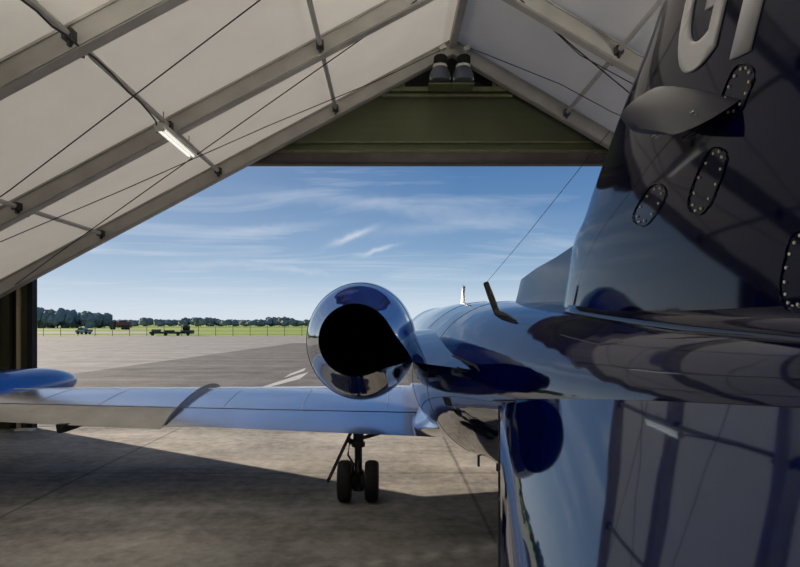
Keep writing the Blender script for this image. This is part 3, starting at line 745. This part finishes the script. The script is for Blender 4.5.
# ---- antennas
m = MB(); tip = Vector((.667,3.95,2.215)); b0 = Vector((.70,3.80,2.03)); b1 = on_fus(497,313); b2 = on_fus(516,320.5)
m.tube([tip, tip.lerp(b1,.5), b1], [.019,.022,.020], 10); m.tube([b1+Vector((0,0,.005)), b1.lerp(b2,.5)+Vector((-.003,0,.012)), b2], [.018,.011,.004], 8); m.build('mast_antenna', BLACK, jet, smooth=60)
m = MB()
for (w, Y0) in ((.012, 7.75),):
    prof = [(7.95,2.17),(7.62,2.17),(7.66,2.36),(7.60,2.44),(7.70,2.46),(7.76,2.36)]
    m.loft([[Vector((CL+d, y, z)) for y, z in prof] for d in (-.014, .014)])
m.build('blade_antenna', WHITE, jet)
m = MB(); m.tube([tip, tip.lerp(Vector((.765,2.0,2.60)), .5)+Vector((0,0,-.01)), Vector((.765,2.0,2.60))], .0013, 5); m.build('antenna_wire', CABLE, jet, smooth=60)
for u_, y_ in ((.76,4.87),(.905,4.8)):
    cz, rx, rz = fus(y_); zz_ = cz-rz*math.sqrt(1-((u_-CL)/rx)**2); m = MB(); m.box(u_-.008, u_+.008, y_-.02, y_+.02, zz_-.085, zz_+.02); m.build('drain_mast', DMET, jet)

# ================================================================== BEYOND THE APRON
# fence
fr = tag(empty('perimeter_fence', (-40, 101, 0)), 'low wire fence on thin posts between apron and grass field', 'fence')
k = 0
for x in range(-72, -8, 3):
    m = MB(); m.tube([(x,101,0),(x,101,2.0)], .045, 6); m.build('post', WIREM, fr)
m = MB()
for z in (.3, .9, 1.5, 1.95): m.tube([(-74,101,z),(-8,101,z)], .018, 4)
m.build('wire', WIREM, fr)
# trees
def tree_mesh(seed):
    rnd = random.Random(seed); bm = bmesh.new()
    for i in range(9):
        c = Vector((rnd.uniform(-.45,.45), rnd.uniform(-.4,.4), rnd.uniform(.30,.82))); r = rnd.uniform(.20,.32)*(1.15-.5*abs(c.z-.5))
        ret = bmesh.ops.create_icosphere(bm, subdivisions=2, radius=r, matrix=Matrix.Translation(c))
        for v in ret['verts']:
            d = v.co-c; v.co = c+d*(1+.45*noise.noise(v.co*7+Vector((seed,0,0))))
    me = bpy.data.meshes.new('foliage'); bm.to_mesh(me); bm.free(); me.materials.append(LEAF); return me
TM = [tree_mesh(i) for i in range(5)]
tk = MB(); tk.tube([(0,0,0),(0,0,.45)], [.035,.02], 6)
proto_trunk = tk.build('trunk', BARK); trunk_me = proto_trunk.data; bpy.data.objects.remove(proto_trunk)
def tree(px, Y, top, w, label, grp, i):
    x = (px-PX)/F*Y; gz = .05+(Y-240)/1360*2.95; h = (EYE+(PY-top)/F*Y-gz)*1.12
    r = tag(empty('tree', (x, Y, gz)), label, 'tree', grp)
    f = bpy.data.objects.new('foliage', TM[i % 5]); C.objects.link(f); f.parent = r; f.scale = (w, w*.8, h); f.location = (0,0,-.09*h)
    t = bpy.data.objects.new('trunk', trunk_me); C.objects.link(t); t.parent = r; t.scale = (h, h, h)
rr = random.Random(3); i = 0
px = 30
while px < 106:
    tree(px, 330+rr.uniform(-15,15), 308+ (px-30)*.085+rr.uniform(-1.2,1.8), 9, 'tall leafy tree in the dense dark wood left of the parked truck', 'trees of the wood at left', i); i += 1
    px += rr.uniform(4.2,5)
px = 104
while px < 330:
    big = 186 < px < 215 or 268 < px < 290 or 140 < px < 150
    tree(px, 520+rr.uniform(-30,30), (318.0 if big else 320.3)+rr.uniform(-.6,.9), 10, 'small distant tree in the thin line along the horizon right of the truck', 'trees along the horizon', i); i += 1
    px += rr.uniform(3.8,6)
px = 330
while px < 640:
    tree(px, 520+rr.uniform(-30,30), 320+rr.uniform(-.8,.9), 13, 'distant tree of the horizon line beyond the jet', 'trees beyond the jet', i); i += 1
    px += rr.uniform(7,11)
# truck
def box_part(nm, mt, par, x0,x1,y0,y1,z0,z1, bev=.0):
    m = MB(); m.box(x0,x1,y0,y1,z0,z1); return m.build(nm, mt, par, bevel=bev)
Y = 235; p = at(108, 325, Y); X0 = p.x
tr = tag(empty('truck', (X0+4.4, Y, 0)), 'dark red and grey lorry parked on the grass in front of the trees', 'truck')
box_part('chassis', TRUCKG, tr, X0+.3,X0+8.8,Y,Y+2.4,.9,1.4, .05); box_part('cab', TRUCKG, tr, X0+.5,X0+2.6,Y,Y+2.4,1.4,3.5,.25); box_part('windscreen', GLASSD, tr, X0+.42,X0+.9,Y+.2,Y+2.2,2.4,3.2,.05)
box_part('tank', TRUCKR, tr, X0+3.1,X0+8.9,Y,Y+2.4,1.4,3.3,.5); box_part('roof_gear', TRUCKG, tr, X0+4,X0+7,Y+.5,Y+1.9,3.3,3.6,.1)
for x in (1.4, 5.9, 7.3):
    for yy in (Y-.05, Y+2.1):
        m = MB(); m.lathe([(0,.3),(.02,.55),(.33,.55),(.35,.3)], (X0+x, yy, .55), 'Y', 16); m.build('wheel', RUB, tr, smooth=40)
# pale car
Y = 122; X0 = at(75,325,Y).x
ca = tag(empty('car', (X0+1.4, Y, 0)), 'small pale pickup car seen behind the wire fence', 'car')
m = MB(); pr = [(0,.35),(2.9,.35),(2.9,.85),(2.0,.9),(1.75,1.35),(.7,1.35),(.4,.9),(0,.85)]
m.loft([[Vector((X0+x,yy,z)) for x,z in pr] for yy in (Y, Y+1.6)]); m.build('body', CARW, ca, bevel=.06)
box_part('window', GLASSD, ca, X0+.75,X0+1.75,Y-.02,Y+1.62,.92,1.28)
box_part('bonnet', TRUCKG, ca, X0+2.0,X0+2.95,Y-.03,Y+1.63,.75,.97)
for x in (.6, 2.3):
    for yy in (Y-.04, Y+1.45):
        m = MB(); m.lathe([(0,.15),(.02,.32),(.18,.32),(.2,.15)], (X0+x, yy, .32), 'Y', 14); m.build('wheel', RUB, ca, smooth=40)
# low flat wagon with tow unit
Y = 104.5; X0 = at(149,325,Y).x
wg = tag(empty('flatbed_wagon', (X0+4, Y, 0)), 'long low dark flatbed wagon with a raised tow unit by the fence', 'wagon')
box_part('bed', TRUCKG, wg, X0,X0+6.4,Y,Y+1.8,.35,.72,.04); box_part('tow_unit', TRUCKG, wg, X0+5.6,X0+7.6,Y,Y+1.8,.35,1.0,.1); box_part('cab', BLACK, wg, X0+5.9,X0+6.9,Y+.2,Y+1.6,1.0,1.75,.15)
box_part('load', GREEN, wg, X0+.3,X0+1.6,Y+.2,Y+1.6,.72,1.15,.1); box_part('load', TRUCKG, wg, X0+2.6,X0+4.1,Y+.2,Y+1.6,.72,1.0,.1)
for x in (.6, 3.0, 5.2, 7.0):
    m = MB(); m.lathe([(0,.15),(.02,.3),(.18,.3),(.2,.15)], (X0+x, Y-.03, .3), 'Y', 14); m.build('wheel', RUB, wg, smooth=40)
